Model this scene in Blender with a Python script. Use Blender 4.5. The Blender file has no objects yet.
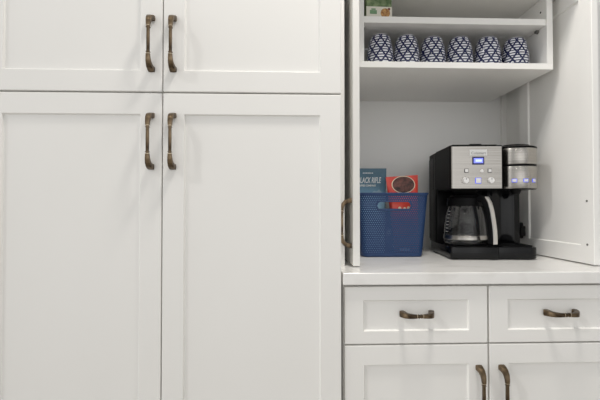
import bpy, bmesh, math, random
from mathutils import Vector, Matrix
random.seed(4)
PI = math.pi
S = bpy.context.scene
COL = S.collection

# ------------------------------------------------------------------ materials
def mat(name, col, rough=0.5, metal=0.0, **kw):
    m = bpy.data.materials.new(name); m.use_nodes = True
    b = m.node_tree.nodes['Principled BSDF']
    b.inputs['Base Color'].default_value = (*col, 1)
    b.inputs['Roughness'].default_value = rough
    b.inputs['Metallic'].default_value = metal
    for k, v in kw.items():
        b.inputs[k.replace('_', ' ')].default_value = v
    return m

def nd(m, t, **kw):
    n = m.node_tree.nodes.new(t)
    for k, v in kw.items(): setattr(n, k, v)
    return n

def noise_color(m, c0, c1, scale=6.0, detail=3.0, stretch=(1, 1, 1), lo=0.35, hi=0.65, coord='Object', bump=0.0):
    L = m.node_tree.links; b = m.node_tree.nodes['Principled BSDF']
    tc = nd(m, 'ShaderNodeTexCoord'); mp = nd(m, 'ShaderNodeMapping')
    mp.inputs['Scale'].default_value = stretch
    nz = nd(m, 'ShaderNodeTexNoise'); nz.inputs['Scale'].default_value = scale; nz.inputs['Detail'].default_value = detail
    cr = nd(m, 'ShaderNodeValToRGB')
    cr.color_ramp.elements[0].position = lo; cr.color_ramp.elements[0].color = (*c0, 1)
    cr.color_ramp.elements[1].position = hi; cr.color_ramp.elements[1].color = (*c1, 1)
    L.new(tc.outputs[coord], mp.inputs['Vector']); L.new(mp.outputs['Vector'], nz.inputs['Vector'])
    L.new(nz.outputs['Fac'], cr.inputs['Fac']); L.new(cr.outputs['Color'], b.inputs['Base Color'])
    if bump:
        bp = nd(m, 'ShaderNodeBump'); bp.inputs['Strength'].default_value = bump; bp.inputs['Distance'].default_value = 0.001
        L.new(nz.outputs['Fac'], bp.inputs['Height']); L.new(bp.outputs['Normal'], b.inputs['Normal'])
    return m

PAINT = noise_color(mat('cabinet paint', (.7, .69, .67), .45, Specular_IOR_Level=.35), (.862, .855, .832), (.876, .869, .848), 3.0)
PANEL = noise_color(mat('back panel paint', (.66, .66, .65), .5), (.85, .85, .84), (.865, .865, .855), 2.0)
WALL = noise_color(mat('wall paint', (.66, .65, .63), .6), (.65, .64, .62), (.67, .66, .64), 4.0)
QUARTZ = noise_color(mat('quartz', (.78, .775, .76), .22), (.76, .75, .73), (.85, .845, .83), 9.0, 8.0, (1, 1.7, 1), .30, .46)
BRASS = noise_color(mat('antique brass', (.2, .14, .08), .34, 1.0), (.055, .039, .026), (.235, .172, .108), 70.0, 3.0, (1, 1, .4))
BRASS_HI = mat('worn brass collar', (.55, .46, .34), .3, 1.0)
STEEL = noise_color(mat('brushed steel', (.5, .48, .45), .24, 1.0), (.38, .362, .335), (.46, .44, .41), 3.0, 2.0, (1, 1, 120))
BLACK = mat('black plastic', (.006, .006, .0065), .25, Specular_IOR_Level=.07)
GLOSS = mat('gloss black', (.004, .0042, .005), .09, Specular_IOR_Level=.26)
MATTBLACK = mat('matt black plastic', (.008, .008, .0078), .5, Specular_IOR_Level=.10)  # one even matt black, the plastic's own colour
GREY = mat('silver button', (.74, .735, .73), .35, .25)
LOGO = mat('light plate', (.62, .62, .61), .35, .3)
INK = mat('dark ink', (.03, .03, .035), .5)
LITBLUE = mat('blue lit', (.05, .08, .5), .4, Emission_Color=(.08, .11, .9, 1), Emission_Strength=.75)
SCREEN = mat('blue screen', (.1, .12, .6), .3, Emission_Color=(.20, .24, 1, 1), Emission_Strength=1.0)
DIGIT = mat('screen digits', (.3, .4, 1), .4, Emission_Color=(.45, .52, 1, 1), Emission_Strength=1.1)
GLASS = mat('carafe glass', (1, 1, 1), .01, Transmission_Weight=1.0, IOR=1.33)
NAVY = mat('navy plastic', (.011, .044, .140), .42)
WHITEINK = mat('white print', (.75, .80, .82), .5)
REDBAG = noise_color(mat('red foil', (.52, .035, .025), .32), (.50, .035, .025), (.70, .075, .05), 12.0)
BROWN = noise_color(mat('brown picture', (.06, .025, .02), .5), (.020, .010, .010), (.14, .05, .04), 60.0, 4.0)
CREAM = mat('cream print', (.72, .60, .45), .5)
PALE = mat('pale label', (.70, .68, .60), .5)
LEAFY = noise_color(mat('green print', (.05, .15, .03), .5), (.05, .11, .04), (.24, .31, .16), 50.0, 4.0)
COOKIE = noise_color(mat('cookie print', (.4, .2, .06), .6), (.20, .07, .02), (.58, .33, .12), 90.0, 3.0)
GREENINK = mat('green ink', (.16, .30, .16), .5)
PORC = mat('white porcelain', (.74, .75, .78), .15)
RUBBER = mat('dark metal pin', (.22, .22, .21), .4, .7)

def blue_bag():
    m = mat('blue bag', (.03, .1, .17), .42)
    L = m.node_tree.links; b = m.node_tree.nodes['Principled BSDF']
    tc = nd(m, 'ShaderNodeTexCoord'); sp = nd(m, 'ShaderNodeSeparateXYZ'); L.new(tc.outputs['Object'], sp.inputs[0])
    nz = nd(m, 'ShaderNodeTexNoise'); nz.inputs['Scale'].default_value = 14; nz.inputs['Detail'].default_value = 4
    L.new(tc.outputs['Object'], nz.inputs['Vector'])
    a = nd(m, 'ShaderNodeMath', operation='MULTIPLY_ADD'); a.inputs[1].default_value = .09; a.inputs[2].default_value = -.045
    L.new(nz.outputs['Fac'], a.inputs[0])
    s = nd(m, 'ShaderNodeMath', operation='ADD'); L.new(sp.outputs['Z'], s.inputs[0]); L.new(a.outputs[0], s.inputs[1])
    mr = nd(m, 'ShaderNodeMapRange'); mr.inputs['From Min'].default_value = .17; mr.inputs['From Max'].default_value = .29
    L.new(s.outputs[0], mr.inputs['Value'])
    cr = nd(m, 'ShaderNodeValToRGB'); e = cr.color_ramp.elements
    e[0].position = 0; e[0].color = (.30, .55, .72, 1); e[1].position = 1; e[1].color = (.068, .16, .23, 1)
    x = e.new(.45); x.color = (.18, .38, .55, 1); x = e.new(.72); x.color = (.10, .23, .33, 1)
    L.new(mr.outputs[0], cr.inputs['Fac']); L.new(cr.outputs['Color'], b.inputs['Base Color'])
    return m
BLUEBAG = blue_bag()

def mug_mat():
    m = mat('navy lattice glaze', (.7, .72, .76), .16)
    L = m.node_tree.links; b = m.node_tree.nodes['Principled BSDF']
    def M(op, a, c=None, d=None):
        n = nd(m, 'ShaderNodeMath', operation=op)
        for i, v in enumerate((a, c, d)):
            if v is None: continue
            if isinstance(v, (int, float)): n.inputs[i].default_value = v
            else: L.new(v, n.inputs[i])
        return n.outputs[0]
    tc = nd(m, 'ShaderNodeTexCoord'); sp = nd(m, 'ShaderNodeSeparateXYZ'); L.new(tc.outputs['Object'], sp.inputs[0])
    X, Y, Z = sp.outputs
    u = M('MULTIPLY', M('ARCTAN2', Y, X), 9 / (2 * PI))
    v = M('MULTIPLY', Z, 1 / .043)
    def band(t, w): return M('GREATER_THAN', M('ABSOLUTE', M('SUBTRACT', M('FRACT', M('ADD', t, 20.25)), .5)), .5 - w)
    lat = M('MAXIMUM', band(M('ADD', u, v), .115), band(M('SUBTRACT', u, v), .115))
    dash = M('GREATER_THAN', M('FRACT', M('MULTIPLY', Z, 1 / .0088)), .56)
    body = M('LESS_THAN', Z, .097)
    dark = M('MULTIPLY', M('MAXIMUM', lat, dash), body)
    mx = nd(m, 'ShaderNodeMix', data_type='RGBA')
    mx.inputs['A'].default_value = (.74, .755, .80, 1); mx.inputs['B'].default_value = (.020, .026, .082, 1)
    L.new(dark, mx.inputs['Factor']); L.new(mx.outputs['Result'], b.inputs['Base Color'])
    return m
MUGM = mug_mat()

# ------------------------------------------------------------------ helpers
def obj(name, bm, m, parent=None, loc=(0, 0, 0), rot=(0, 0, 0), smooth=False):
    me = bpy.data.meshes.new(name); bmesh.ops.recalc_face_normals(bm, faces=bm.faces[:]); bm.to_mesh(me); bm.free()
    for x in (m if isinstance(m, (list, tuple)) else [m]): me.materials.append(x)
    o = bpy.data.objects.new(name, me); COL.objects.link(o)
    o.location = loc; o.rotation_euler = rot
    if parent: o.parent = parent
    if smooth:
        for p in me.polygons: p.use_smooth = True
        try:
            me.set_sharp_from_angle(angle=math.radians(35))
        except Exception: pass
    return o

def tag(o, label, cat, group=None):
    o['label'] = label; o['category'] = cat
    if group: o['group'] = group
    return o

def thing(name, label, cat, loc=(0, 0, 0), rz=0, group=None):
    o = bpy.data.objects.new(name, None); COL.objects.link(o); o.empty_display_size = .05
    o.location = loc; o.rotation_euler = (0, 0, rz)
    return tag(o, label, cat, group)

def struct(o): o['kind'] = 'structure'; return o

def box(bm, x0, x1, y0, y1, z0, z1, bev=0.0, seg=2, mi=0):
    r = bmesh.ops.create_cube(bm, size=1)
    vs = r['verts']
    for v in vs:
        v.co = Vector(((x0 + x1) / 2 + v.co.x * (x1 - x0), (y0 + y1) / 2 + v.co.y * (y1 - y0), (z0 + z1) / 2 + v.co.z * (z1 - z0)))
    fs = list({f for v in vs for f in v.link_faces})
    for f in fs: f.material_index = mi
    if bev:
        es = list({e for v in vs for e in v.link_edges})
        bmesh.ops.bevel(bm, geom=es, offset=bev, segments=seg, profile=.5, affect='EDGES')
    return bm

def B(*a, **k): return box(bmesh.new(), *a, **k)

def loft(bm, rings, closed=True, cap0=True, cap1=True, mi=0):
    R = [[bm.verts.new(p) for p in r] for r in rings]
    n = len(R[0])
    for a, b in zip(R, R[1:]):
        for i in range(n if closed else n - 1):
            j = (i + 1) % n
            f = bm.faces.new((a[i], a[j], b[j], b[i])); f.material_index = mi
    if cap0: bm.faces.new(R[0][::-1]).material_index = mi
    if cap1: bm.faces.new(R[-1]).material_index = mi
    return R

def lathe(bm, prof, n=40, c=(0, 0), closed=False, mi=0, a0=0, a1=2 * PI):
    full = abs(a1 - a0 - 2 * PI) < 1e-6
    k = n if full else n + 1
    rings = []
    for i in range(k):
        a = a0 + (a1 - a0) * i / n
        rings.append([bm.verts.new((c[0] + r * math.cos(a), c[1] + r * math.sin(a), z)) for r, z in prof])
    for i in range(n):
        A, C = rings[i], rings[(i + 1) % k]
        for j in range(len(prof) - (0 if closed else 1)):
            q = (j + 1) % len(prof)
            try: bm.faces.new((A[j], C[j], C[q], A[q])).material_index = mi
            except ValueError: pass
    bmesh.ops.remove_doubles(bm, verts=bm.verts[:], dist=1e-6)
    return bm

def disc(bm, c, r, axis='y', n=24, depth=.002, mi=0):
    rings = []
    for d in (0, depth):
        ring = []
        for i in range(n):
            a = 2 * PI * i / n
            if axis == 'y': ring.append((c[0] + r * math.cos(a), c[1] - d, c[2] + r * math.sin(a)))
            elif axis == 'x': ring.append((c[0] - d, c[1] + r * math.cos(a), c[2] + r * math.sin(a)))
            else: ring.append((c[0] + r * math.cos(a), c[1] + r * math.sin(a), c[2] + d))
        rings.append(ring)
    loft(bm, rings, mi=mi); return bm

def text_bm(s, size, shear=0.0, offset=0.0, fn=None, at=(0, 0), sx=1.0, align='LEFT', subdiv=0):
    """letters as a mesh laid in the x-z plane facing -y; fn(x, z) -> y of the surface they lie on"""
    cu = bpy.data.curves.new('letters', 'FONT'); cu.body = s; cu.size = size; cu.shear = shear; cu.offset = offset
    cu.align_x = align; cu.resolution_u = 3
    o = bpy.data.objects.new('letters', cu); COL.objects.link(o)
    dg = bpy.context.evaluated_depsgraph_get(); dg.update()
    me = bpy.data.meshes.new_from_object(o.evaluated_get(dg))
    bm = bmesh.new(); bm.from_mesh(me)
    bpy.data.objects.remove(o); bpy.data.curves.remove(cu); bpy.data.meshes.remove(me)
    for v in bm.verts:
        x = at[0] + v.co.x * sx; z = at[1] + v.co.y
        v.co = (x, (fn(x, z) if fn else 0), z)
    return bm

# ------------------------------------------------------------------ joinery
def shaker(w, h, t=.020, fr=.054, ft=None, fb=None, rec=.006, bv=.003, edge=.0016, both=False):
    """framed door front: local x 0..w, z 0..h, face at y=0 looking to -y, back at y=t"""
    ft = fr if ft is None else ft; fb = fr if fb is None else fb
    bm = bmesh.new()
    def ring(x0, x1, z0, z1, y): return [(x0, y, z0), (x1, y, z0), (x1, y, z1), (x0, y, z1)]
    def face(sgn, y0):
        q = lambda d: y0 + sgn * d
        return [ring(0, w, 0, h, q(edge)), ring(edge * .4, w - edge * .4, edge * .4, h - edge * .4, q(edge * .35)), ring(edge, w - edge, edge, h - edge, q(0)),
                ring(fr, w - fr, fb, h - ft, q(0)), ring(fr + bv * .3, w - fr - bv * .3, fb + bv * .3, h - ft - bv * .3, q(rec * .35)),
                ring(fr + bv, w - fr - bv, fb + bv, h - ft - bv, q(rec))]
    fr_r = face(1, 0)[::-1]
    bk_r = face(-1, t) if both else [ring(0, w, 0, h, t - edge), ring(edge, w - edge, edge, h - edge, t)]
    loft(bm, fr_r + bk_r)
    return bm

def handle_bm(cc):
    """antique bar pull along local z, feet on the plane y=0, bar towards -y"""
    bm = bmesh.new()
    def sec(y, z, w, h, tilt):
        # rounded rectangle, width along x, height in the direction across the path
        d = Vector((0, math.cos(tilt), math.sin(tilt)))
        pts = []
        for i in range(12):
            a = 2 * PI * i / 12 + PI / 12
            ca, sa = math.cos(a), math.sin(a)
            k = 1.12 / max(abs(ca), abs(sa)) ** .72
            p = Vector((ca * k * w / 2 * .82, y, z)) + d * (sa * k * h / 2 * .82)
            pts.append(tuple(p))
        return pts
    e = cc / 2
    zb = e - .029
    br = []
    for s in (-1, 1):
        rings = [sec(-.0285, s * zb, .0100, .0092, 0), sec(-.0285, s * (zb + .004), .0112, .0104, 0),
                 sec(-.0278, s * (zb + .012), .0126, .0112, s * -.2), sec(-.0248, s * (zb + .0205), .0142, .0122, s * -.5),
                 sec(-.0180, s * (zb + .0275), .0160, .0132, s * -.95), sec(-.0080, s * (zb + .0312), .0178, .0144, s * -1.35),
                 sec(0, s * (zb + .0320), .0190, .0160, s * -PI / 2)]
        loft(bm, rings)
        for k in (0, 1):
            z = s * (zb - .0035 + k * .0045)
            lofting = [sec(-.0285, z - .001, .0098, .0092, 0), sec(-.0285, z - .0007, .0114, .0106, 0), sec(-.0285, z + .0007, .0114, .0106, 0), sec(-.0285, z + .001, .0098, .0092, 0)]
            loft(bm, lofting, mi=1 if k == 1 else 0)
    loft(bm, [sec(-.0285, -zb, .0080, .0076, 0), sec(-.0285, 0, .0086, .0082, 0), sec(-.0285, zb, .0080, .0076, 0)])
    return bm
HM = {}
def handle(parent, loc, cc=.128, horizontal=False):
    if cc not in HM:
        o = obj('handle', handle_bm(cc), [BRASS, BRASS_HI], parent, smooth=True); HM[cc] = o.data
    else:
        o = bpy.data.objects.new('handle', HM[cc]); COL.objects.link(o); o.parent = parent
    o['label'] = 'antique brass bar handle with flared feet'
    o.location = loc
    if horizontal: o.rotation_euler = (0, PI / 2, 0)
    return o

# ------------------------------------------------------------------ setting
YW = 1.692
struct(obj('wall_back', B(-2.6, 3.2, YW, YW + .1, 0, 2.75), WALL))
FLOORM = noise_color(mat('pale floor', (.3, .2, .12), .45), (.47, .445, .41), (.55, .52, .48), 8, 5, (1, 6, 1))
struct(obj('floor', B(-2.6, 3.2, -3.2, YW, -.05, 0), FLOORM))

# ------------------------------------------------------------------ tall pantry
YP = 1.050
pan = thing('pantry_cabinet', 'tall white four-door pantry cabinet filling the left side', 'cabinet', (-.3185, YP, 0))
def W(o, wx, wy, wz, p): # child location from world coordinates under an unrotated parent
    o.location = (wx - p.location.x, wy - p.location.y, wz - p.location.z); return o
W(obj('carcass', B(-.785, .1475, 0, .61, .10, 2.42, bev=.001), PAINT, pan), 0, YP + .022, 0, pan)
W(obj('toe_kick', B(-.785, .1475, 0, .5, 0, .10), PAINT, pan), 0, YP + .09, 0, pan)
SEAM = 1.3850
for k, (x0, x1) in enumerate(((-.785, -.3234), (-.3204, .1453))):
    w = x1 - x0
    hx = (w - .0270) if k == 0 else .0262
    for z0, z1, hz in ((.115, SEAM - .0022, 1.2570), (SEAM + .0022, 2.40, 1.5115)):
        d = W(obj('door', shaker(w, z1 - z0, fr=.0545), PAINT, pan), x0, YP, z0, pan)
        handle(d, (hx, 0, hz - z0))

# ------------------------------------------------------------------ base cabinet and worktop
YB = 1.060
ZC = .912
base = thing('base_cabinet', 'white base cabinet with two drawers above two doors under the worktop', 'cabinet', (.543, YB, 0))
W(obj('carcass', B(.153, .968, 0, .60, .10, .8785, bev=.001), PAINT, base), 0, YB + .022, 0, base)
W(obj('toe_kick', B(.153, .968, 0, .50, 0, .10), PAINT, base), 0, YB + .09, 0, base)
W(obj('filler_strip', B(.934, .968, 0, .0215, .11, .874), PAINT, base), 0, YB, 0, base)
for k, (x0, x1) in enumerate(((.1555, .5405), (.5455, .931))):
    w = x1 - x0
    d = W(obj('drawer', shaker(w, .1515, fr=.050, ft=.0360, fb=.0335), PAINT, base), x0, YB, .7225, base)
    handle(d, ((.3480 if k == 0 else .7395) - x0, 0, .0795), cc=.072, horizontal=True)
    d = W(obj('door', shaker(w, .6045, fr=.0515, ft=.051), PAINT, base), x0, YB, .114, base)
    handle(d, ((.5150 if k == 0 else .5770) - x0, 0, .590 - .114))

tag(obj('worktop', B(.1500, .985, 1.050, YW, .8800, ZC, bev=.0025, seg=3), QUARTZ), 'white quartz worktop with faint grey flecks over the drawers', 'countertop')

# ------------------------------------------------------------------ hutch standing on the worktop
HX = .5585
ht = thing('hutch_cabinet', 'open white hutch on the worktop with shelves and pocket doors', 'cabinet', (HX, 1.43, ZC))
def H(name, bm, m=PAINT, **k): return W(obj(name, bm, m, ht, **k), 0, 0, 0, ht)
ZT = 1.785
H('side_panel', B(.155, .1737, 1.180, 1.686, ZC, ZT + .02, bev=.001))
H('side_panel', B(.944, .963, 1.180, 1.686, ZC, ZT + .02, bev=.001))
H('top_panel', B(.1740, .9437, 1.180, 1.685, ZT, ZT + .02, bev=.001))
H('back_panel', B(.1740, .9437, 1.6865, YW - .0005, ZC, ZT), PANEL)
H('filler_strip', B(.9225, .9437, 1.672, 1.6862, ZC, ZT, bev=.001))
H('filler_strip', B(.1740, .1925, 1.672, 1.6862, ZC, ZT, bev=.001))
H('back_rail', B(.1930, .9220, 1.678, 1.6862, ZC, .963, bev=.0015))
bx = bmesh.new()
box(bx, .2320, .8760, 1.275, 1.6860, 1.5370, 1.5570, bev=.001)
box(bx, .2320, .2520, 1.275, 1.6860, 1.5570, ZT - .001, bev=.001)
box(bx, .8560, .8760, 1.275, 1.6860, 1.5570, ZT - .001, bev=.001)
H('shelf_box', bx)
H('shelf', B(.2525, .8555, 1.279, 1.6855, 1.6845, 1.7055, bev=.001))
for y in (1.32, 1.60):
    for x in (.2570, .8510):
        pin = bmesh.new(); box(pin, x - .005, x + .005, y - .006, y + .006, 1.6760, 1.6843, bev=.001); disc(pin, (x + (.004 if x > .5 else -.001), y, 1.676), .003, 'x', 10, .004)
        H('shelf_pin', pin, RUBBER)
ph = bmesh.new(); disc(ph, (.8560, 1.306, 1.740), .0032, 'x', 12, .0006); H('pin_hole', ph, MATTBLACK)
DW, DZ0, DZ1 = .370, .9155, 1.780
dr = obj('door', shaker(DW, DZ1 - DZ0, t=.0205, fr=.0535, both=True), PAINT, ht)
W(dr, .9237, 1.144, DZ0, ht); dr.rotation_euler = (0, 0, PI / 2)     # outer face towards +x, free edge to the room
dl = bpy.data.objects.new('door', dr.data); COL.objects.link(dl); dl.parent = ht
W(dl, .1934, 1.152 + DW, DZ0, ht); dl.rotation_euler = (0, 0, -PI / 2)
HZ = 1.0385 - DZ0
handle(dr, (.0265, 0, HZ)); handle(dl, (DW - .0265, 0, HZ))
for d, lx in ((dr, .0265), (dl, DW - .0265)):
    for s in (-1, 1):
        sc = bmesh.new(); disc(sc, (lx, .0205 + .0012, HZ + s * .0655), .0034, 'y', 14, .0016)
        disc(sc, (lx, .0205 + .0016, HZ + s * .0655), .0016, 'y', 6, .0006)
        obj('screw', sc, RUBBER, d)

# ------------------------------------------------------------------ mugs
def mug_body():
    bm = bmesh.new()
    out = [(.0437, .000), (.0443, .002), (.0443, .018), (.0436, .034), (.0420, .050), (.0393, .066), (.0364, .080), (.0335, .090), (.0300, .0960), (.0275, .0990), (.0250, .1000), (.0225, .0992), (.0200, .0980), (.0, .0980)]
    inn = [(.0, .0930), (.024, .0925), (.0330, .080), (.0385, .058), (.0410, .034), (.0412, .012), (.0415, .001)]
    lathe(bm, out + inn, 48, closed=True)
    return bm
def mug_handle():
    bm = bmesh.new(); rings = []
    pts = [(.0425, .020), (.056, .016), (.066, .024), (.070, .042), (.066, .058), (.054, .066), (.0385, .064)]
    for i, (r, z) in enumerate(pts):
        a = Vector(pts[max(0, i - 1)]); b = Vector(pts[min(len(pts) - 1, i + 1)]); t = (b - a).normalized(); nrm = Vector((-t.y, t.x))
        rings.append([(r + nrm.x * .0035 * math.sin(q), .0055 * math.cos(q), z + nrm.y * .0035 * math.sin(q)) for q in [2 * PI * k / 12 for k in range(12)]])
    loft(bm, rings); return bm
mx = [.3146, .4040, .4963, .5880, .6837, .7810]
ang = [150, 70, 96, 80, 48, 100]
order = ['leftmost', 'second from left', 'third from left', 'fourth from left', 'fifth from left', 'rightmost']
m0 = None
for i, x in enumerate(mx):
    lab = 'upside-down navy and white lattice mug on the hutch shelf, %s of six' % order[i]
    y = 1.3275 + (-.0065, -.003, .006, .003, .001, .004)[i]
    if m0 is None:
        m0 = thing('mug', lab, 'mug', (x, y, 1.5572), 0, 'lattice mugs on the hutch shelf')
        parts = [obj('body', mug_body(), MUGM, m0, smooth=True), obj('handle', mug_handle(), PORC, m0, smooth=True)]
        r = m0
    else:
        r = m0.copy(); COL.objects.link(r); r['label'] = lab; r.location = (x, y, 1.5572)
        for p in parts:
            c = p.copy(); COL.objects.link(c); c.parent = r
    r.rotation_euler = (0, 0, math.radians(ang[i]))

# ------------------------------------------------------------------ pouches
def pouch(w, h, depth, taper=.75, seal=.02, nx=18, nz=22):
    """stand-up bag; local x -w/2..w/2, z 0..h, returns bmesh and front surface function"""
    def half(x, z):
        u = max(-1, min(1, 2 * x / (w * (taper + (1 - taper) * z / h)))); v = z / h
        prof = min(1.0, max(0.0, (h - seal - z) / (h * .75))) ** .7
        side = (1 - abs(u) ** 4) ** .5 if abs(u) < 1 else 0
        wr = .0022 * math.sin(31 * u + 9 * v) * math.sin(17 * v + 4 * u) * prof * side
        return .0016 + depth / 2 * prof * (.25 + .75 * side) * (1 if abs(u) < 1 else 0) + wr
    bm = bmesh.new(); rings = []
    for j in range(nz + 1):
        z = h * j / nz
        wz = w * (taper + (1 - taper) * z / h); xs = [-wz / 2 + wz * i / nx for i in range(nx + 1)]
        rings.append([(x, -half(x, z), z) for x in xs] + [(x, half(x, z), z) for x in xs[::-1]])
    loft(bm, rings)
    return bm, lambda x, z: -half(x, z) - .0012

# blue coffee bag
bt = thing('coffee_bag', 'blue bag of ground coffee with pale lettering standing in the navy basket', 'coffee bag', (.3190, 1.486, .9175), math.radians(-2))
bm, fb = pouch(.113, .313, .062, .85)
o = obj('pouch', bm, BLUEBAG, bt, smooth=True)
l1 = text_bm('BLACK RIFLE', .0300, shear=.25, offset=.0008, fn=fb, at=(-.0520, .2580), sx=.50)
l2 = text_bm('COFFEE COMPANY', .0100, offset=.0005, fn=fb, at=(-.054, .2445), sx=.80)
l3 = bmesh.new()   # row of tiny unreadable print
for k, wd_ in enumerate((.0034, .003, .004, .003, .0036, .0034, .003, .0042)):
    x_ = -.032 + k * .0048; l3.faces.new([l3.verts.new((a, fb(a, b) - .0002, b)) for a, b in ((x_, .2932), (x_ + wd_, .2932), (x_ + wd_, .2972), (x_, .2972))])
for extra in (l2, l3):
    tm = bpy.data.meshes.new('t'); extra.to_mesh(tm); l1.from_mesh(tm); extra.free(); bpy.data.meshes.remove(tm)
obj('lettering', l1, WHITEINK, bt)['label'] = 'pale lettering on the blue bag'
mt = bmesh.new()   # pale mountain picture low on the bag
prof = [(x - .008, z) for x, z in [(-.03, .214), (-.012, .222), (.004, .219), (.016, .229), (.024, .226), (.034, .234), (.044, .224), (.056, .215)]]
lo = [mt.verts.new((x, fb(x, .208), .208)) for x, z in prof]; hi = [mt.verts.new((x, fb(x, z), z)) for x, z in prof]
for i in range(len(prof) - 1): mt.faces.new((lo[i], lo[i + 1], hi[i + 1], hi[i]))
obj('picture', mt, mat('mountain print', (.30, .47, .58), .5), bt)['label'] = 'pale mountain picture'

# red bag
rt = thing('snack_bag', 'red foil bag with round dark picture standing in the navy basket', 'snack bag', (.4330, 1.4235, .9175), math.radians(3))
rt.rotation_euler = (math.radians(1.2), math.radians(-4), math.radians(3))
bm, fr_ = pouch(.118, .280, .058, .70)
obj('pouch', bm, REDBAG, rt, smooth=True)
def decal(cx, cz, rx, rz, fn, off=0.0, n=40, k=6):
    b = bmesh.new(); rr = []
    for j in range(k + 1):
        t = j / k
        rr.append([(cx + rx * t * math.cos(2 * PI * i / n), fn(cx + rx * t * math.cos(2 * PI * i / n), cz + rz * t * math.sin(2 * PI * i / n)) - off, cz + rz * t * math.sin(2 * PI * i / n)) for i in range(n)])
    loft(b, rr, cap0=False, cap1=False); bmesh.ops.remove_doubles(b, verts=b.verts[:], dist=1e-6); return b
obj('emblem', decal(.002, .2490, .0430, .0310, fr_), CREAM, rt)['label'] = 'cream ring around the picture'
obj('picture', decal(.002, .2490, .0400, .0285, fr_, .0006), BROWN, rt)['label'] = 'round dark brown picture'
pm = bmesh.new()
for x, z, a, c in ((-.022, .165, .012, .007), (-.004, .163, .010, .006), (.010, .165, .011, .006)):
    t_ = bpy.data.meshes.new('t'); q = decal(x, z, a / 2, c, fr_, .0005, 12, 3); q.to_mesh(t_); q.free(); pm.from_mesh(t_); bpy.data.meshes.remove(t_)
obj('print_marks', pm, CREAM, rt)

# snack package on the upper shelf
ft_ = thing('snack_package', 'green and cream cookie package standing on the upper hutch shelf', 'food package', (.3030, 1.3065, 1.7058), math.radians(2))
bm = bmesh.new(); box(bm, -.043, .043, -.020, .020, 0, .0775, bev=.004)
obj('carton', bm, LEAFY, ft_)
lb = B(-.0425, .0425, -.0212, -.0198, .001, .0345); obj('label_panel', lb, PALE, ft_)
ck = bmesh.new(); disc(ck, (.020, -.0211, .0135), .0155, 'y', 28, .0012); obj('cookie_picture', ck, COOKIE, ft_)
gm = bmesh.new(); box(gm, -.031, -.008, -.0221, -.0211, .010, .022); box(gm, -.026, -.012, -.0221, -.0211, .0235, .0275); obj('printed_mark', gm, GREENINK, ft_)
rm = bmesh.new(); disc(rm, (.0325, -.0211, .0270), .0042, 'y', 16, .001); obj('berry_picture', rm, mat('dark red print', (.16, .03, .03), .5), ft_)

# ------------------------------------------------------------------ navy basket
bk = thing('storage_basket', 'navy blue perforated plastic basket beside the black coffee maker', 'basket', (.3720, 1.475, ZC + .0003))
RW, RD, BW, BD, BH = .1225, .112, .1070, .095, .2215     # half sizes at the rim and at the foot
def corner_ring(hw, hd, r, z, n=6):
    p = []
    for cx, cy, a0 in ((hw - r, -(hd - r), -PI / 2), (hw - r, hd - r, 0), (-(hw - r), hd - r, PI / 2), (-(hw - r), -(hd - r), PI)):
        for i in range(n + 1):
            a = a0 + PI / 2 * i / n; p.append((cx + r * math.cos(a), cy + r * math.sin(a), z))
    return p
def side_pt(per, z):
    """per in 0..1 round the basket starting at the front centre"""
    t = z / BH; hw = BW + (RW - BW) * t; hd = BD + (RD - BD) * t; r = .022
    lx, ly, la = 2 * (hw - r), 2 * (hd - r), PI / 2 * r
    segs = [('f', lx / 2), ('c0', la), ('r', ly), ('c1', la), ('b', lx), ('c2', la), ('l', ly), ('c3', la), ('f2', lx / 2)]
    tot = sum(s for _, s in segs); d = (per % 1) * tot
    for nme, s in segs:
        if d <= s: break
        d -= s
    k = d / s
    arc = lambda cx, cy, a0: (cx + r * math.cos(a0 + PI / 2 * k), cy + r * math.sin(a0 + PI / 2 * k), z)
    if nme == 'f': return (d, -hd, z)
    if nme == 'f2': return (-(hw - r) + d, -hd, z)
    if nme == 'r': return (hw, -(hd - r) + d, z)
    if nme == 'b': return (hw - r - d, hd, z)
    if nme == 'l': return (-hw, hd - r - d, z)
    return {'c0': arc(hw - r, -(hd - r), -PI / 2), 'c1': arc(hw - r, hd - r, 0), 'c2': arc(-(hw - r), hd - r, PI / 2), 'c3': arc(-(hw - r), -(hd - r), PI)}[nme]
bm = bmesh.new()
NP, NR, Z0, Z1 = 126, 31, .014, .213
slot = lambda x, z: abs(x) < .0575 - max(0, abs(z - .1785) - .004) * .9 and abs(z - .1785) < .0125
rows = []
for j in range(NR):
    za, zb = Z0 + (Z1 - Z0) * j / NR, Z0 + (Z1 - Z0) * (j + 1) / NR; zm = (za + zb) / 2
    off = .5 * (j % 2)
    for i in range(NP):
        pa, pb = (i + off) / NP, (i + 1 + off) / NP; pc = (pa + pb) / 2
        c = side_pt(pc, zm)
        front_or_back = abs(abs(c[1]) - (BD + (RD - BD) * zm / BH)) < .001
        if front_or_back and slot(c[0], zm): continue
        rim = front_or_back and slot(c[0] * .94, .1785 + (zm - .1785) * .72)
        q = [side_pt(pa, za), side_pt(pc, za), side_pt(pb, za), side_pt(pb, zm), side_pt(pb, zb), side_pt(pc, zb), side_pt(pa, zb), side_pt(pa, zm)]
        O = [bm.verts.new(p) for p in q]
        if rim: bm.faces.new(O); continue
        ri = .35 + .17 * zm / BH
        I = [bm.verts.new(Vector(c) + (Vector(p) - Vector(c)) * (ri * (.75 if k % 2 == 0 else 1.0))) for k, p in enumerate(q)]
        for k in range(8): bm.faces.new((O[k], O[(k + 1) % 8], I[(k + 1) % 8], I[k]))
bmesh.ops.remove_doubles(bm, verts=bm.verts[:], dist=1e-5)
w_ = obj('wall', bm, NAVY, bk); sm = w_.modifiers.new('thickness', 'SOLIDIFY'); sm.thickness = .0016; sm.offset = -1
bm = bmesh.new()
t = lambda z: (BW + (RW - BW) * z / BH, BD + (RD - BD) * z / BH)
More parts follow.
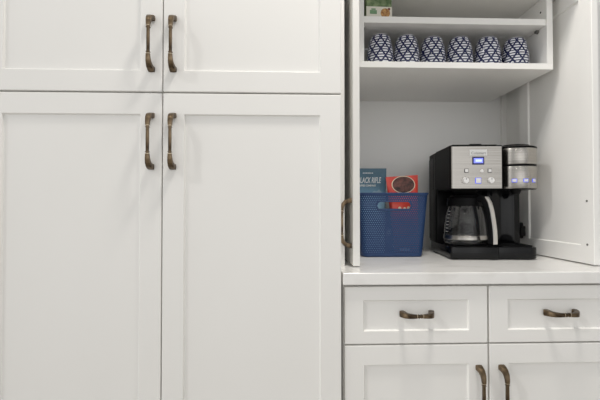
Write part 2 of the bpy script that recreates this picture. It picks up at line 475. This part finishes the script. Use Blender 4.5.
R0 = corner_ring(BW - .004, BD - .004, .02, 0); R1 = corner_ring(BW, BD, .022, .004); h = t(.0145); R2 = corner_ring(h[0], h[1], .022, .0145)
R3 = corner_ring(h[0] - .002, h[1] - .002, .020, .0145); R4 = corner_ring(BW - .003, BD - .003, .020, .003)
loft(bm, [R0, R1, R2, R3, R4]); obj('floor_tray', bm, NAVY, bk, smooth=True)
bm = bmesh.new(); h = t(.2128)
loft(bm, [corner_ring(*p, .022, z) for p, z in (((h[0] - .002, h[1] - .002), .2128), ((h[0], h[1]), .2126), ((RW + .0005, RD + .0005), BH - .004), ((RW + .0025, RD + .0025), BH - .003), ((RW + .0028, RD + .0028), BH), ((RW + .0008, RD + .0008), BH + .0016), ((RW - .002, RD - .002), BH), ((h[0] - .002, h[1] - .002), .2128))], cap0=False, cap1=False)
bmesh.ops.remove_doubles(bm, verts=bm.verts[:], dist=1e-6); obj('rim', bm, NAVY, bk, smooth=True)
# lip round the hand hole
bm = bmesh.new(); rings = []
for i in range(40):
    a = 2 * PI * i / 40
    cx = math.copysign(.0455, math.cos(a)); px = cx + .0135 * math.cos(a); pz = .1785 + .0135 * math.sin(a)
    yy = -(BD + (RD - BD) * pz / BH)
    nx_, nz_ = math.cos(a), math.sin(a)
    rings.append([(px - nx_ * .001, yy - .0012, pz - nz_ * .001), (px + nx_ * .0030, yy - .0012, pz + nz_ * .0030), (px + nx_ * .0030, yy + .002, pz + nz_ * .0030), (px - nx_ * .001, yy + .002, pz - nz_ * .001)])
rings.append(rings[0]); loft(bm, rings, cap0=False, cap1=False); bmesh.ops.remove_doubles(bm, verts=bm.verts[:], dist=1e-6)
obj('hand_hole_lip', bm, NAVY, bk)

em = bmesh.new()
for k in range(4):
    z = .026; yf = -(BD + (RD - BD) * z / BH) - .0006
    box(em, .022 + k * .0095, .0285 + k * .0095, yf - .0006, yf + .0006, z - .0045, z + .0045, bev=.0005)
obj('embossed_mark', em, mat('lighter navy plastic', (.05, .09, .20), .45), bk)  # raised bars in a lighter navy than the wall

# ------------------------------------------------------------------ coffee maker
cm = thing('coffee_maker', 'black and stainless steel coffee maker with single-cup side brewer on the worktop', 'coffee maker', (.5425, 1.302, ZC + .0003), math.radians(-4.5))
def K(name, bm, m, **k): return obj(name, bm, m, cm, **k)
# prism with rounded front corners, in plan
def prism(bm, pts, z0, z1, bev=.003, mi=0):
    n = len(pts)
    def inset(d):
        c = Vector((sum(p[0] for p in pts) / n, sum(p[1] for p in pts) / n)); o_ = []
        for p in pts:
            v = Vector(p) - c; l = v.length; o_.append(c + v * ((l - d) / l))
        return o_
    a, b_ = inset(bev), inset(bev * .3)
    rg = lambda q, z: [(p[0], p[1], z) for p in q]
    loft(bm, [rg(a, z0), rg(b_, z0 + bev * .3), rg(pts, z0 + bev), rg(pts, z1 - bev), rg(b_, z1 - bev * .3), rg(a, z1)], mi=mi)
    return bm
def arcpts(c, r, a0, a1, n=10): return [(c[0] + r * math.cos(a0 + (a1 - a0) * i / n), c[1] + r * math.sin(a0 + (a1 - a0) * i / n)) for i in range(n + 1)]
D2 = math.radians
# base: flat warming deck plus rounded drip stand
bpts = arcpts((.006, .006), .006, D2(180), D2(270), 4) + arcpts((.148, .006), .008, D2(270), D2(330), 3) + [(.158, .006)] + arcpts((.262, .026), .024, D2(-90), D2(0), 8) + [(.286, .16), (.262, .27), (.012, .27)]
K('base', prism(bmesh.new(), bpts, .003, .0415, .003), GLOSS, smooth=True)
for x, y in ((.02, .02), (.26, .03), (.03, .25), (.24, .25)):
    ft = bmesh.new(); disc(ft, (x, y, 0), .009, 'z', 14, .0035); K('foot', ft, MATTBLACK)
tr = bmesh.new(); prism(tr, arcpts((.175, .018), .012, D2(180), D2(270), 5) + arcpts((.258, .028), .018, D2(270), D2(360), 6) + [(.276, .120), (.163, .120)], .0415, .0455, .0015)
for i in range(9): box(tr, .172 + i * .0115, .178 + i * .0115, .016, .110, .0456, .0470)
K('drip_tray', tr, BLACK)
hp = bmesh.new(); disc(hp, (.0755, .080, .0412), .071, 'z', 48, .0022); K('warming_plate', hp, MATTBLACK)
# rear column and side column
K('rear_column', prism(bmesh.new(), arcpts((.005, .165), .005, D2(180), D2(270), 3) + [(.172, .160), (.172, .285), (.012, .285)], .0412, .2400, .002), BLACK, smooth=True)
sc = arcpts((.180, .148), .012, D2(180), D2(255), 4) + [(.196, .138), (.212, .144), (.228, .1465), (.244, .144), (.262, .138)] + arcpts((.282, .148), .012, D2(285), D2(360), 6) + [(.294, .262), (.168, .262)]
K('brewer_column', prism(bmesh.new(), sc, .0412, .2400, .002), GLOSS, smooth=True)
# head
hpts = arcpts((.008, .010), .008, D2(180), D2(270), 5) + [(.170, .002), (.170, .288), (.012, .288)]
hd = bmesh.new(); prism(hd, hpts, .2325, .3785, .004)
K('head', hd, MATTBLACK, smooth=True)
lid = bmesh.new(); prism(lid, [(.012, .02), (.160, .02), (.160, .20), (.012, .20)], .3787, .3830, .003); box(lid, .066, .104, .004, .022, .3787, .3825, bev=.001)
K('top_lid', lid, BLACK)
st = bmesh.new()
front = arcpts((.010, .008), .0085, D2(225), D2(270), 4) + [(.1665, -.0005)]
loft(st, [[(p[0], p[1], z) for p in front + [(.1665, .003), (.008, .004)]] for z in (.2350, .3735)])
K('front_panel', st, STEEL)['label'] = 'brushed steel control panel'
seam = bmesh.new(); box(seam, .0066, .0085, .205, .2068, .05, .372); K('side_seam', seam, mat('seam grey', (.08, .08, .08), .35))
sp_ = B(.0085, .0120, .225, .282, .05, .36, bev=.0008); K('water_tank', sp_, BLACK)
px = lambda p: (p - 451.7) * .00334 + .0048
pz = lambda q: .3735 - (q - 146.7) * .0033
def flat(name, x0, x1, q0, q1, m, y=-.0005, t=.0015, bev=.0005, parent=None):
    return obj(name, B(px(x0), px(x1), y - t, y + .0003, pz(q1), pz(q0), bev=bev), m, parent or cm)
bp = flat('name_plate', 469.0, 486.0, 150.0, 156.0, LOGO)
tb = text_bm('Cuisinart', .0125, offset=.0002, at=((px(469) + px(486)) / 2, pz(154.6)), align='CENTER', sx=1.05)
for v in tb.verts: v.co.y = -.0024
obj('lettering', tb, mat('grey ink', (.30, .30, .30), .5), bp)
ds = flat('display', 471.6, 483.2, 157.0, 165.0, mat('dark blue bezel', (.015, .015, .09), .2))
obj('screen', B(px(473), px(481.8), -.0028, -.0015, pz(163.4), pz(158.6)), SCREEN, ds)
obj('screen_glow', B(px(474.6), px(480.6), -.0031, -.0028, pz(162.2), pz(159.8)), DIGIT, ds)
def btn(kind, p, q, r, ringm, m=GREY):
    b = bmesh.new(); x, z = px(p), pz(q)
    if kind == 'r': disc(b, (x, -.0003, z), r + .0014, 'y', 24, .0016)
    else: box(b, x - r - .0016, x + r + .0016, -.0019, 0, z - r - .0016, z + r + .0016, bev=.0006)
    o = obj('button', b, ringm, cm)
    c = bmesh.new()
    if kind == 'r': disc(c, (x, -.0019, z), r, 'y', 24, .0022)
    else: box(c, x - r, x + r, -.0040, -.0019, z - r, z + r, bev=.0008)
    obj('cap', c, m, o)
DKB = mat('dark button ring', (.05, .05, .06), .3)
btn('s', 465.8, 171.0, .0050, DKB); btn('r', 480.8, 171.3, .0038, GREY); btn('s', 488.4, 171.0, .0048, DKB)
btn('s', 477.2, 181.0, .0078, LITBLUE)
for p in (464.8, 489.3):
    b = bmesh.new(); disc(b, (px(p), -.0003, pz(180.8)), .0100, 'y', 32, .003); disc(b, (px(p), -.003, pz(180.8)), .0085, 'y', 32, .007)
    o = K('knob', b, GREY, smooth=True)
    obj('pointer', B(px(p) - .0008, px(p) + .0008, -.0106, -.0099, pz(180.8) + .002, pz(180.8) + .0078), INK, o)
tk = bmesh.new()
for a in range(-120, 121, 40):
    x, z = px(464.8) + .0135 * math.sin(D2(a)), pz(180.8) + .0135 * math.cos(D2(a)); box(tk, x - .0007, x + .0007, -.0009, -.0003, z - .0007, z + .0007)
K('dial_marks', tk, INK)
# single-cup brewer
PC = (.2400, .062); PR = .0655
def pod(r): return arcpts((PC[0], PC[1]), r, D2(180), D2(360), 28) + [(PC[0] + r - .008, .230), (PC[0] - r, .230)]
K('pod_core', prism(bmesh.new(), pod(PR - .0015), .2325, .3765, .003), BLACK, smooth=True)
K('pod_lower_shell', prism(bmesh.new(), pod(PR), .2350, .3085, .001), STEEL, smooth=True)['label'] = 'brushed steel lower shell'
K('pod_upper_shell', prism(bmesh.new(), pod(PR), .3155, .3690, .001), STEEL, smooth=True)['label'] = 'brushed steel upper shell'
K('pod_rim', prism(bmesh.new(), pod(PR + .0004), .3695, .3745, .001), BLACK, smooth=True)
pl = bmesh.new(); lathe(pl, [(0, .3866), (.040, .3862), (.0465, .3845), (.048, .381), (.048, .3762), (0, .3762)], 40, (PC[0] + .002, PC[1] + .012)); K('pod_lid', pl, MATTBLACK, smooth=True)
pt = bmesh.new(); lathe(pt, [(0, .379), (.058, .378), (.0615, .3755), (.0615, .3742), (0, .3742)], 44, PC); K('pod_top', pt, STEEL, smooth=True)
def on_pod(bm, ang, z, hw, hh, r0, r1):
    rr = []
    for zz in (z - hh, z + hh):
        pass
    M_ = Matrix.Translation((PC[0], PC[1], z)) @ Matrix.Rotation(ang, 4, 'Z')
    t_ = bmesh.new(); box(t_, -hw, hw, -r1, -r0, -hh, hh, bev=.0008); t_.transform(M_)
    me = bpy.data.meshes.new('t'); t_.to_mesh(me); t_.free(); bm.from_mesh(me); bpy.data.meshes.remove(me)
for k, a in enumerate((-28, 2, 29)):
    b = bmesh.new(); on_pod(b, D2(a), .2605, .0078, .0058, PR - .002, PR + .0010); o = K('button', b, LITBLUE)
    c = bmesh.new(); on_pod(c, D2(a), .2605, .0062, .0043, PR, PR + .0024); obj('cap', c, GREY, o)
for a in (-12, 16):
    sp2 = bmesh.new(); on_pod(sp2, D2(a), .2465, .0012, .0012, PR - .001, PR + .0006); K('indicator_dot', sp2, INK)
nz = bmesh.new(); lathe(nz, [(0, .218), (.012, .218), (.020, .2335), (0, .2335)], 24, (.240, .062)); K('spout', nz, MATTBLACK, smooth=True)
nz = bmesh.new(); lathe(nz, [(0, .221), (.034, .221), (.048, .2335), (0, .2335)], 32, (.0755, .080)); K('brew_basket', nz, MATTBLACK, smooth=True)
kb = bmesh.new(); box(kb, .2930, .312, .186, .196, .078, .088); box(kb, .311, .330, .172, .210, .066, .104, bev=.004); box(kb, .315, .326, .182, .200, .058, .116, bev=.003)
K('side_knob', kb, MATTBLACK)

# ------------------------------------------------------------------ carafe
mw = Matrix.Translation(cm.location) @ Matrix.Rotation(math.radians(-4.5), 4, 'Z')
cp = mw @ Vector((.0755, .080, .0437))
ca = thing('carafe', 'glass coffee carafe with black and steel handle inside the coffee maker', 'carafe', cp, math.radians(-66))
gl = bmesh.new()
o_ = [(0, 0), (.058, 0), (.066, .003), (.0705, .012), (.0715, .026), (.0705, .045), (.0685, .072), (.0640, .100), (.0575, .124), (.0520, .138), (.0510, .150)]
i_ = [(r - .002, max(z, .003)) for r, z in o_[::-1][:-1]]; i_.append((0, .003)); i_ = [(max(r, 0), z) for r, z in i_]
lathe(gl, o_ + i_, 56); obj('glass_jug', gl, GLASS, ca, smooth=True)
cl = bmesh.new(); lathe(cl, [(.0560, .134), (.0600, .134), (.0605, .138), (.0585, .160), (.0545, .164), (.0515, .164), (.0515, .148)], 44, closed=True); obj('collar', cl, BLACK, ca, smooth=True)
ld = bmesh.new(); lathe(ld, [(0, .160), (.0510, .160), (.0530, .165), (.0500, .171), (.030, .175), (0, .1755)], 44); obj('lid', ld, BLACK, ca, smooth=True)
bd = bmesh.new(); lathe(bd, [(.0717, .0190), (.0724, .0200), (.0720, .0330), (.0713, .0340)], 56); obj('band', bd, STEEL, ca, smooth=True)
hpth = [(.050, .158), (.068, .164), (.083, .159), (.094, .142), (.1015, .116), (.1075, .082), (.1115, .052), (.1130, .022), (.1125, .010)]
def strip(pts, w, tk, off):
    bm = bmesh.new(); rings = []
    for i, (r, z) in enumerate(pts):
        a = Vector(pts[max(0, i - 1)]); b = Vector(pts[min(len(pts) - 1, i + 1)]); t_ = (b - a).normalized(); n_ = Vector((-t_.y, t_.x))
        if n_.x < 0 and i > 2: n_ = -n_
        if i <= 2 and n_.y < 0: n_ = -n_
        c = Vector((r, z)) + n_ * off
        rings.append([(c.x + n_.x * sy * tk / 2, sx * w / 2, c.y + n_.y * sy * tk / 2) for sx, sy in ((-1, -.6), (-.7, -1), (.7, -1), (1, -.6), (1, .6), (.7, 1), (-.7, 1), (-1, .6))])
    loft(bm, rings); return bm
hn = obj('handle', strip(hpth, .022, .022, -.004), BLACK, ca, smooth=True)
obj('steel_inlay', strip(hpth[2:], .0185, .003, .0078), mat('satin steel', (.72, .70, .67), .38, 1.0), hn, smooth=True)['label'] = 'satin steel strip along the outside of the handle'
mk = bmesh.new()
def glass_r(z):
    for (r0, z0), (r1, z1) in zip(o_, o_[1:]):
        if z0 <= z <= z1 and z1 > z0: return r0 + (r1 - r0) * (z - z0) / (z1 - z0)
for i in range(7):
    z = .046 + i * .0115; ang = [D2(-98 - 12 * j / 4) for j in range(5)]
    ra, rb = glass_r(z - .0009) + .0005, glass_r(z + .0009) + .0005
    v0 = [mk.verts.new((ra * math.cos(a), ra * math.sin(a), z - .0009)) for a in ang]
    v1 = [mk.verts.new((rb * math.cos(a), rb * math.sin(a), z + .0009)) for a in ang]
    for j in range(4): mk.faces.new((v0[j], v0[j + 1], v1[j + 1], v1[j]))
obj('level_marks', mk, mat('white marks', (.7, .7, .7), .5), ca)

# ------------------------------------------------------------------ light
wd = bpy.data.worlds.new('room'); S.world = wd; wd.use_nodes = True
nt = wd.node_tree; bg = nt.nodes['Background']
tc = nt.nodes.new('ShaderNodeTexCoord'); sx = nt.nodes.new('ShaderNodeSeparateXYZ'); nt.links.new(tc.outputs['Generated'], sx.inputs[0])
cr = nt.nodes.new('ShaderNodeValToRGB'); mr = nt.nodes.new('ShaderNodeMapRange'); mr.inputs['From Min'].default_value = -1
nt.links.new(sx.outputs['Z'], mr.inputs['Value']); nt.links.new(mr.outputs[0], cr.inputs['Fac'])
e = cr.color_ramp.elements
e[0].position = .36; e[0].color = (.75, .74, .72, 1); e[1].position = .86; e[1].color = (.50, .50, .49, 1)
for p, c in ((.46, .95), (.52, 1.15), (.62, 1.15), (.72, .75)):
    x = e.new(p); x.color = (c, c * .995, c * .975, 1)
# made-up noise bands in the surroundings, added for streaks in the steel
mp = nt.nodes.new('ShaderNodeMapping'); mp.inputs['Scale'].default_value = (3.2, 3.2, .35); nt.links.new(tc.outputs['Generated'], mp.inputs['Vector'])
nz = nt.nodes.new('ShaderNodeTexNoise'); nz.inputs['Scale'].default_value = 1.6; nz.inputs['Detail'].default_value = 2; nt.links.new(mp.outputs['Vector'], nz.inputs['Vector'])
m2 = nt.nodes.new('ShaderNodeMapRange'); m2.inputs['From Min'].default_value = .38; m2.inputs['From Max'].default_value = .64; m2.inputs['To Min'].default_value = .62; m2.inputs['To Max'].default_value = 1.40
nt.links.new(nz.outputs['Fac'], m2.inputs['Value'])
vm = nt.nodes.new('ShaderNodeVectorMath'); vm.operation = 'SCALE'; nt.links.new(cr.outputs['Color'], vm.inputs[0]); nt.links.new(m2.outputs[0], vm.inputs['Scale'])
# broad bright fill lobes added: one behind the camera, one to the left
def lobe(axis, sign, power, amount, prev):
    a = nt.nodes.new('ShaderNodeMath'); a.operation = 'MULTIPLY'; a.inputs[1].default_value = sign; a.use_clamp = True; nt.links.new(sx.outputs[axis], a.inputs[0])
    p = nt.nodes.new('ShaderNodeMath'); p.operation = 'POWER'; p.inputs[1].default_value = power; nt.links.new(a.outputs[0], p.inputs[0])
    k = nt.nodes.new('ShaderNodeMath'); k.operation = 'MULTIPLY'; k.inputs[1].default_value = amount; nt.links.new(p.outputs[0], k.inputs[0])
    d = nt.nodes.new('ShaderNodeVectorMath'); d.operation = 'ADD'; nt.links.new(prev, d.inputs[0]); nt.links.new(k.outputs[0], d.inputs[1])
    return d.outputs[0]
vs = nt.nodes.new('ShaderNodeVectorMath'); vs.operation = 'SCALE'; vs.inputs['Scale'].default_value = .47; nt.links.new(vm.outputs[0], vs.inputs[0])
o1 = lobe('Y', -1, 9, .95, vs.outputs[0])
o2 = lobe('X', -1, 5, 1.40, o1)
nt.links.new(o2, bg.inputs['Color']); bg.inputs['Strength'].default_value = 1.0

def down(name, loc, watts, size=.07, col=(1, .95, .88), spread=150):
    l = bpy.data.lights.new(name, 'AREA'); l.shape = 'DISK'; l.size = size; l.energy = watts; l.color = col; l.spread = math.radians(spread)
    o = bpy.data.objects.new(name, l); COL.objects.link(o); o.location = loc
    return o
down('downlight', (.36, .70, 2.87), 15, .28)
down('downlight', (-.75, .42, 2.87), 1.2, .28)
down('downlight', (-.75, -2.0, 2.87), 4, .12)
down('downlight', (.70, -2.2, 2.87), 4, .12)
sl = bpy.data.lights.new('stand_in_sun', 'SUN'); sl.energy = .46; sl.angle = math.radians(3.2); sl.color = (1, .985, .96)  # sun added in place of an upper-left ceiling lamp, for even falloff
so = bpy.data.objects.new('stand_in_sun', sl); COL.objects.link(so); so.location = (-1.1, .2, 3)
so.rotation_euler = Vector((1.8, 1.0, -1.5)).to_track_quat('-Z', 'Y').to_euler()

# ------------------------------------------------------------------ camera
cam = bpy.data.cameras.new('camera'); co = bpy.data.objects.new('camera', cam); COL.objects.link(co)
cam.sensor_width = 36; cam.lens = 36 * 400 / 600; cam.clip_start = .02
yaw, pit = math.radians(2.0), math.radians(1.0)
fw = Vector((math.sin(yaw) * math.cos(pit), math.cos(yaw) * math.cos(pit), math.sin(pit)))
co.location = (0, 0, 1.086); co.rotation_euler = fw.to_track_quat('-Z', 'Y').to_euler()
S.camera = co
try:
    S.cycles.diffuse_bounces = 8
except Exception: pass
S.view_settings.view_transform = 'Standard'; S.view_settings.look = 'None'; S.view_settings.gamma = 1
S.view_settings.use_curve_mapping = False; S.view_settings.exposure = 0.06
